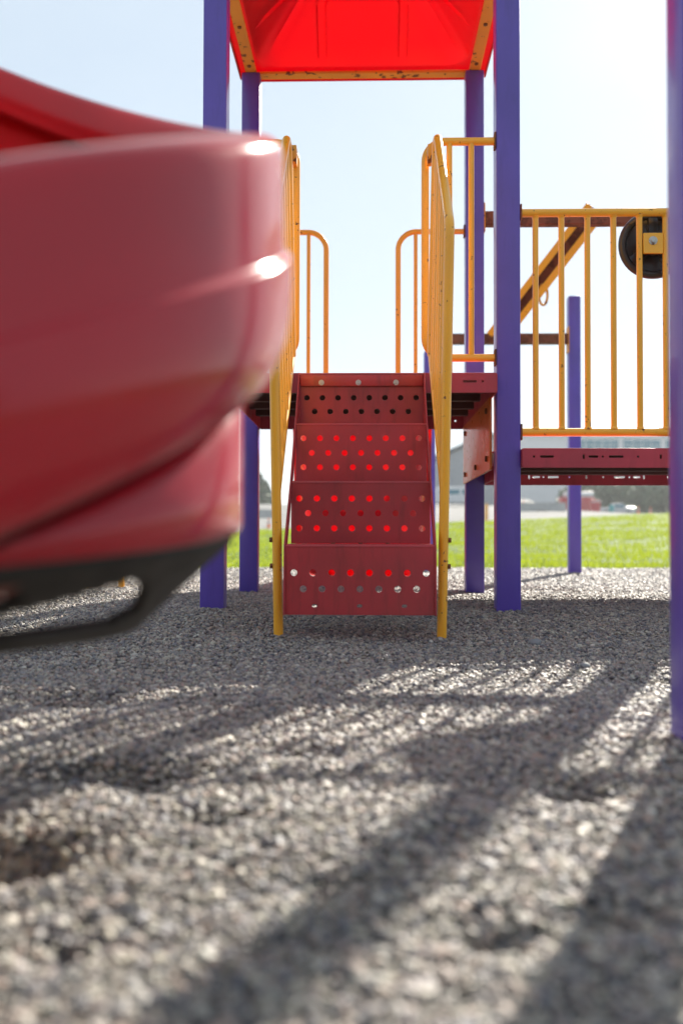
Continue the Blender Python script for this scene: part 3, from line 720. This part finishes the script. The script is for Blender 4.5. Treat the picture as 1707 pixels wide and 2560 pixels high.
# ------------------------------------------------------------------ grass blades on the near edge of the field
BL = NT('grass_blade'); v = BL.vec(per_object=False)
BL.l(BL.ramp(BL.noise(v, 1.4, 5, .7), [(0.28, (0.065, 0.125, 0.012)), (0.5, (0.13, 0.21, 0.022)), (0.72, (0.23, 0.29, 0.04))]), BL.b.inputs['Base Color']); BL.b.inputs['Roughness'].default_value = .55
trn = BL.n('ShaderNodeBsdfTranslucent'); trn.inputs[0].default_value = (0.34, 0.41, 0.03, 1)
mxs = BL.n('ShaderNodeMixShader', i_0=.45); BL.l(BL.b.outputs[0], mxs.inputs[1]); BL.l(trn.outputs[0], mxs.inputs[2]); BL.l(mxs.outputs[0], BL.out.inputs['Surface'])
gv, gf = [], []
def blade(x, y, z, h, wd_, a, lean):
    i = len(gv); dx, dy = math.cos(a) * wd_, math.sin(a) * wd_; lx, ly = math.sin(a) * lean, -math.cos(a) * lean
    gv.extend([(x - dx, y - dy, z), (x + dx, y + dy, z), (x + dx * .6 + lx * .4, y + dy * .6 + ly * .4, z + h * .6), (x - dx * .6 + lx * .4, y - dy * .6 + ly * .4, z + h * .6), (x + lx, y + ly, z + h)])
    gf.extend([(i, i + 1, i + 2, i + 3), (i + 3, i + 2, i + 4)])
N_T = 15000
for _ in range(N_T):
    y = 9.25 + 22.0 * rng.random() ** 1.6; x = (rng.random() * 2 - 1) * (1.0 + .44 * y)
    if y < edge_y(x) - .05 + .12 * mnoise.noise(Vector((x * 3, y * 3, 2))): continue
    cl = 0.5 + 0.5 * mnoise.noise(Vector((x * .9, y * .9, 4)))
    z = gz(x, y) + (0.06 * mnoise.noise(Vector((x * .5, y * .5, 0))) if y > 9.8 else 0)
    s_ = 1 + max(0, (y - 12) / 14)
    for k in range(6):
        blade(x + rng.normal() * .05 * s_, y + rng.normal() * .05 * s_, z - .01, (.035 + .06 * cl * rng.random() + .02 * rng.random()) * (.8 + .2 * s_), (.0035 + .003 * rng.random()) * s_, rng.random() * 6.28, (rng.random() - .3) * .06)
me = bpy.data.meshes.new('grass'); me.from_pydata(gv, [], gf); me.update(); me.materials.append(BL.m)
gr = bpy.data.objects.new('grass', me); link(gr); gr['kind'] = 'stuff'; tag(gr, 'sunlit bright green grass rising behind the gravel', 'grass')

# ------------------------------------------------------------------ far background
WHITE = paint('white_cladding', (0.66, 0.67, 0.68), .5, 0, grime=.15); GREY = paint('grey_cladding', (0.34, 0.36, 0.38), .6, 0, grime=.2); DGREY = paint('dark_roof_metal', (0.16, 0.18, 0.20), .5, 0, grime=.2)
GL = NT('window_glass'); GL.b.inputs['Base Color'].default_value = (0.03, 0.16, 0.22, 1); GL.b.inputs['Roughness'].default_value = .08; GL.b.inputs['Metallic'].default_value = .35; GLASS = GL.m
REDP = paint('red_container_paint', (0.55, 0.05, 0.06), .5, 0, grime=.2); SILVER = paint('silver_car_paint', (0.42, 0.44, 0.46), .3, 0, grime=.1, coat=.6); TEAL = paint('teal_plastic', (0.08, 0.36, 0.36), .5, 0)
CONE = paint('orange_cone_plastic', (0.85, 0.20, 0.05), .5, 0); CONC = paint('pale_concrete', (0.48, 0.47, 0.45), .85, 0, grime=.3); RUBBER = paint('tyre_rubber', (0.02, 0.02, 0.02), .8, 0)

def pz(px, py, y): return P(px, py, y)
def gp(px, y):              # a point on the far ground in the direction of a photo column
    x = P(px, 1290, y).x; return Vector((x, y, zfar(x, y) - .03))
# long building with a window band, far right
def building(name, x0, x1, y0, y1, z0, z1, label, floors, cols, wall, roof_z=None):
    e = empty(name, ((x0 + x1) / 2, (y0 + y1) / 2, z0), label, 'building')
    b = fresh(); box(b, x0, x1, y0, y1, z0, z1); obj('wall', b, wall, e, smooth=None)
    b = fresh(); box(b, x0 - .4, x1 + .4, y0 - .4, y1 + .4, z1 + .01, z1 + .6); obj('parapet', b, WHITE, e, smooth=None)
    for (fz0, fz1) in floors:
        for (cx0, cx1) in cols:
            b = fresh(); box(b, cx0, cx1, y0 - .12, y0 + .1, fz0, fz1); wdw = obj('window', b, WHITE, e, smooth=None)
            n_ = max(1, int((cx1 - cx0) / 1.7)); wp = (cx1 - cx0) / n_
            for i in range(n_):
                for (a0, a1) in ((fz0 + .08, (fz0 + fz1) / 2 - .05), ((fz0 + fz1) / 2 + .05, fz1 - .08)):
                    b = fresh(); box(b, cx0 + wp * i + .07, cx0 + wp * (i + 1) - .07, y0 - .16, y0 - .11, a0, a1); obj('pane', b, GLASS, wdw, smooth=None)
    return e
yb = 215.0
bl = pz(1180, 1090, yb); brt = pz(1780, 1090, yb)
zg = zfar(bl.x, yb)
wx = lambda q: pz(q, 1100, yb).x; wz = lambda q: pz(1500, q, yb).z
building('office_building', bl.x, brt.x, yb, yb + 20, zg - 2, wz(1093), 'long pale building with blue window bands seen above the lower deck', [(wz(1128), wz(1099)), (wz(1185), wz(1150))],
         [(wx(1442), wx(1545)), (wx(1556), wx(1650)), (wx(1662), wx(1760))], WHITE)
# grey shed with a sloping roof seen under the higher deck
ysh = 150.0; a0 = pz(1085, 1300, ysh); 
e = empty('metal_shed', (pz(1150, 1200, ysh).x, ysh + 8, zfar(10, ysh)), 'grey metal shed with sloping roof far off under the higher deck', 'building')
xa, xb2 = pz(1090, 1200, ysh).x, pz(1285, 1200, ysh).x; z0s = zfar(12, ysh) - 1
b = fresh(); plate(b, [(xa, z0s), (xb2, z0s), (xb2, pz(1200, 1130, ysh).z), (pz(1225, 1092, ysh).x, pz(1200, 1092, ysh).z), (xa, pz(1100, 1148, ysh).z)], [], 16, XZ(ysh + 8)); obj('wall', b, GREY, e, smooth=None)
for (qa, za), (qb, zb2) in (((1084, 1148), (1225, 1088)), ((1225.2, 1088), (1292, 1128))):
    A_ = pz(qa, za, ysh); B_ = pz(qb, zb2, ysh); b = fresh()
    vs_ = [b.verts.new(q) for q in ((A_.x, ysh - .6, A_.z), (B_.x, ysh - .6, B_.z), (B_.x, ysh + 17, B_.z), (A_.x, ysh + 17, A_.z), (A_.x, ysh - .6, A_.z + .5), (B_.x, ysh - .6, B_.z + .5), (B_.x, ysh + 17, B_.z + .5), (A_.x, ysh + 17, A_.z + .5))]
    for f in ((0, 1, 2, 3), (4, 7, 6, 5), (0, 4, 5, 1), (1, 5, 6, 2), (2, 6, 7, 3), (3, 7, 4, 0)): b.faces.new([vs_[i] for i in f])
    obj('roof_slope', b, DGREY, e, smooth=None)
for q in (1105, 1130, 1155):
    b = fresh(); p = pz(q, 1240, ysh); box(b, p.x - .6, p.x + .6, ysh - .08, ysh + .1, p.z - .8, p.z + .8); obj('window', b, GLASS, e, smooth=None)

def vehicle(name, px, py, y, L, label, kind):
    p = gp(px, y); z = p.z; x0 = p.x - L / 2; hw = .92
    e = empty(name, (p.x, y, z), label, 'truck' if kind != 'van' else 'van')
    if kind == 'pickup':
        out = [(0, .55), (.02, 1.0), (.36 * L, 1.03), (.39 * L, 1.62), (.62 * L, 1.66), (.74 * L, 1.12), (.97 * L, .98), (L, .55), (L, .4), (0, .4)]
        win = [[(.415 * L, 1.1), (.425 * L, 1.52), (.52 * L, 1.55), (.52 * L, 1.1)], [(.54 * L, 1.1), (.54 * L, 1.55), (.61 * L, 1.55), (.70 * L, 1.12)]]
    else:
        out = [(0, .45), (0, 2.2), (.04 * L, 2.35), (.78 * L, 2.35), (.90 * L, 1.5), (L, 1.2), (L, .45)]
        win = [[(.62 * L, 1.45), (.62 * L, 2.05), (.76 * L, 2.05), (.84 * L, 1.45)], [(.1 * L, 1.45), (.1 * L, 2.0), (.56 * L, 2.0), (.56 * L, 1.45)]]
    paintm = SILVER if kind == 'pickup' else WHITE
    b = fresh(); plate(b, [(x0 + a, z + c) for a, c in out], [], 2 * hw, XZ(y), .06); obj('body', b, paintm, e, smooth=30)
    for wv in win:
        b = fresh(); plate(b, [(x0 + a, z + c) for a, c in wv], [], .03, XZ(y - hw - .012)); obj('window', b, GLASS, e, smooth=None)
    for f in (.18, .80):
        for s_ in (-1, 1):
            b = fresh(); tube(b, [(x0 + f * L, y + s_ * (hw - .22) , z + .36), (x0 + f * L, y + s_ * (hw + .01), z + .36)], .36, 18); wh = obj('wheel', b, RUBBER, e, smooth=40)
            b = fresh(); tube(b, [(x0 + f * L, y + s_ * (hw + .012), z + .36), (x0 + f * L, y + s_ * (hw + .03), z + .36)], .2, 14); obj('rim', b, SILVER, wh, smooth=40)
    b = fresh(); box(b, x0 + L - .04, x0 + L + .03, y - hw + .08, y - hw + .35, z + .75, z + .92); obj('headlight', b, WHITE, e, smooth=None)
yv = 140.0
vehicle('pickup_truck', 1540, 1283, yv, 5.0, 'silver pickup truck parked beyond the grass on the right', 'pickup')
vehicle('parked_van', 1140, 1292, 120.0, 5.2, 'white van parked in front of the grey shed', 'van')
# red container with a pale tarp, red skip, barrel, cones, concrete blocks
p0 = gp(1404, yv); p1 = Vector((pz(1484, 1236, yv).x, yv, p0.z + 2.8))
e = empty('red_container', ((p0.x + p1.x) / 2, yv, p0.z), 'red container with pale cover parked beyond the grass', 'container')
zc_ = p0.z + (p1.z - p0.z) * .72
b = fresh(); box(b, p0.x, p1.x, yv, yv + 2.4, p0.z, zc_, .05, 1); obj('body', b, REDP, e)
b = fresh(); box(b, p0.x + .6, p1.x - .05, yv + .05, yv + 2.35, zc_ + .01, p1.z, .12, 2); obj('cover', b, WHITE, e)
for k in range(9):
    xx = p0.x + (p1.x - p0.x) * (k + .5) / 9; b = fresh(); box(b, xx - .06, xx + .06, yv - .08, yv - .005, p0.z + .15, zc_ - .1); obj('rib', b, REDP, e, smooth=None)
p0 = gp(1474, 128); p1 = Vector((pz(1497, 1256, 128).x, 128, p0.z + 1.7))
e = empty('red_skip', ((p0.x + p1.x) / 2, 128, p0.z), 'small dark red skip between the container and the silver pickup', 'skip')
b = fresh(); plate(b, [(p0.x + .15, p0.z), (p1.x - .1, p0.z), (p1.x, p1.z - .3), (p0.x, p1.z)], [], 1.4, XZ(128), .03); obj('body', b, REDP, e)
b = fresh(); box(b, p0.x - .05, p1.x + .05, 127.2, 127.29, p1.z - .45, p1.z - .33); obj('rim', b, WHITE, e, smooth=None)
p0 = gp(1528, 120); b = fresh(); tube(b, [p0, p0 + Vector((0, 0, .08)), p0 + Vector((0, 0, .5)), p0 + Vector((0, 0, .9)), p0 + Vector((0, 0, .95))], [.29, .31, .30, .31, .27], 18); tag(obj('barrel', b, TEAL, None), 'teal barrel standing in front of the silver pickup', 'barrel')
def cone(px, py, y, label, s=1.0):
    p = gp(px, y); e = empty('traffic_cone', p, label, 'traffic cone', 'traffic cones beyond the grass')
    b = fresh(); box(b, p.x - .2 * s, p.x + .2 * s, y - .2 * s, y + .2 * s, p.z, p.z + .04 * s, .01); obj('base', b, CONE, e)
    b = fresh(); tube(b, [p + Vector((0, 0, .041 * s)), p + Vector((0, 0, .75 * s))], [.14 * s, .03 * s], 14); obj('cone', b, CONE, e)
    b = fresh(); tube(b, [p + Vector((0, 0, .35 * s)), p + Vector((0, 0, .5 * s))], [.105 * s, .078 * s], 14, cap=False); obj('band', b, WHITE, e)
cone(672, 1292, 70, 'orange traffic cone far off between the left handrail and the far purple post')
cone(1307, 1282, 110, 'orange traffic cone just right of the front purple post', 1.3)
cone(1595, 1280, 120, 'orange traffic cone right of the silver pickup, nearer to it', 1.3); cone(1625, 1279, 120, 'rightmost orange traffic cone beyond the grass', 1.3)
def block(px, py, y, Lb, label):
    p = gp(px, y); b = fresh(); plate(b, [(-.3, 0), (.3, 0), (.3, .08), (.14, .35), (.1, .82), (-.1, .82), (-.14, .35), (-.3, .08)], [], Lb, Matrix.Translation((p.x, y, p.z)) @ Matrix(((0, 0, 1, 0), (1, 0, 0, 0), (0, 1, 0, 0), (0, 0, 0, 1))), .02)
    tag(obj('concrete_barrier', b, CONC, None), label, 'concrete barrier', 'concrete barriers beyond the grass')
for q, lb in ((640, 'pale concrete barrier behind the left handrail pole'), (1328, 'pale concrete barrier left of the red container, nearest the front purple post'), (1375, 'pale concrete barrier closest to the red container')):
    block(q, 1296, 95, 3.0 if q > 900 else 4.5, lb)
p = gp(1215, 60); b = fresh(); tube(b, [p, p + Vector((0, 0, 1.15)), p + Vector((0, 0, 1.22))], [.11, .11, .05], 14); tag(obj('bollard', b, YELLOW_WORN, None), 'worn yellow bollard beyond the grass under the higher deck', 'bollard')

# far wood on the right and a few conifers on the left skyline
LF = NT('wood_leaves'); v = LF.vec(per_object=False)
LF.l(LF.ramp(LF.noise(v, .6, 5), [(.3, (.04, .07, .035)), (.6, (.075, .115, .05)), (.8, (.12, .155, .075))]), LF.b.inputs['Base Color']); LF.b.inputs['Roughness'].default_value = .7
BARK = paint('bark', (0.07, 0.05, 0.04), .9, 0)
def leaf_mass(vv, ff, cx, cy, z0, h, r, n, conifer):
    for _ in range(n):
        f = rng.random(); rad = r * ((1 - f) ** .8 if conifer else math.sqrt(max(0.05, 1 - (2 * f - .9) ** 2)))
        a = rng.random() * 6.283; q = rad * math.sqrt(rng.random()) * (1 + .25 * mnoise.noise(Vector((a * 2, f * 4, cx))))
        c = Vector((cx + q * math.cos(a), cy + q * math.sin(a), z0 + h * (.12 + .88 * f) + rng.normal() * .1)); s_ = .28 + .32 * rng.random()
        u = Vector(rng.normal(size=3)).normalized(); w_ = u.orthogonal().normalized(); i = len(vv)
        vv.extend([c - u * s_ - w_ * s_ * .6, c + u * s_ - w_ * s_ * .6, c + u * s_ + w_ * s_ * .6, c - u * s_ + w_ * s_ * .6]); ff.append((i, i + 1, i + 2, i + 3))
vv, ff = [], []
yt = 165.0
for k in range(26):
    q = 1435 + 13 * k + rng.normal() * 4; y = yt + rng.random() * 25; p = pz(q, 1250, y); z0 = zfar(p.x, y) - .5
    htop = pz(q, 1205 + rng.normal() * 8 + (16 if q < 1470 else 0), y).z
    leaf_mass(vv, ff, p.x, y, z0, max(3, htop - z0), 3.0 + rng.random() * 1.5, 520, False)
for k in range(34):  # tree belt added out of view behind the camera to darken slide reflections
    x = -62 + 3.8 * k + rng.normal(); y = -34 - rng.random() * 8 - .004 * x * x * 0; leaf_mass(vv, ff, x, y, gz(x, 0) - .6, 8 + rng.random() * 3.5, 3.0 + rng.random(), 420, False)
me = bpy.data.meshes.new('woodland'); me.from_pydata([tuple(a) for a in vv], [], ff); me.update(); me.materials.append(LF.m)
wo = bpy.data.objects.new('woodland', me); link(wo); wo['kind'] = 'stuff'; tag(wo, 'dark green wood behind the parked vehicles, plus an added unseen tree belt behind the camera', 'woodland')
def conifer(px, pt, y, label):
    p = pz(px, 1260, y); z0 = zfar(p.x, y) - .3; zt = pz(px, pt, y).z
    e = empty('conifer_tree', (p.x, y, z0), label, 'tree', 'conifers on the left skyline')
    b = fresh(); tube(b, [(p.x, y, z0), (p.x, y, z0 + (zt - z0) * .9)], [.28, .05], 8); obj('trunk', b, BARK, e)
    v2, f2_ = [], []; leaf_mass(v2, f2_, p.x, y, z0, zt - z0, 2.6, 700, True)
    me = bpy.data.meshes.new('crown'); me.from_pydata([tuple(a) for a in v2], [], f2_); me.update(); obj('crown', me, LF.m, e, smooth=None)
conifer(648, 1188, 185, 'distant conifer showing just right of the far left purple post')
conifer(662, 1206, 190, 'shorter distant conifer close to the left handrail pole')

# thin backlit haze in the air
HZ = bpy.data.materials.new('haze_air'); HZ.use_nodes = True; hn = HZ.node_tree
for n_ in list(hn.nodes):
    if n_.type != 'OUTPUT_MATERIAL': hn.nodes.remove(n_)
pv_ = hn.nodes.new('ShaderNodeVolumePrincipled'); pv_.inputs['Color'].default_value = (0.93, 0.96, 1.0, 1); pv_.inputs['Density'].default_value = 0.00042; pv_.inputs['Anisotropy'].default_value = 0.3
hn.links.new(pv_.outputs[0], hn.nodes['Material Output'].inputs['Volume'])
bm = fresh(); box(bm, -3200, 3200, -70, 3700, -1.6, 48); hz = obj('haze', bm, HZ, None, smooth=None); hz['kind'] = 'stuff'; tag(hz, 'thin pale haze in the air over the whole place', 'haze')
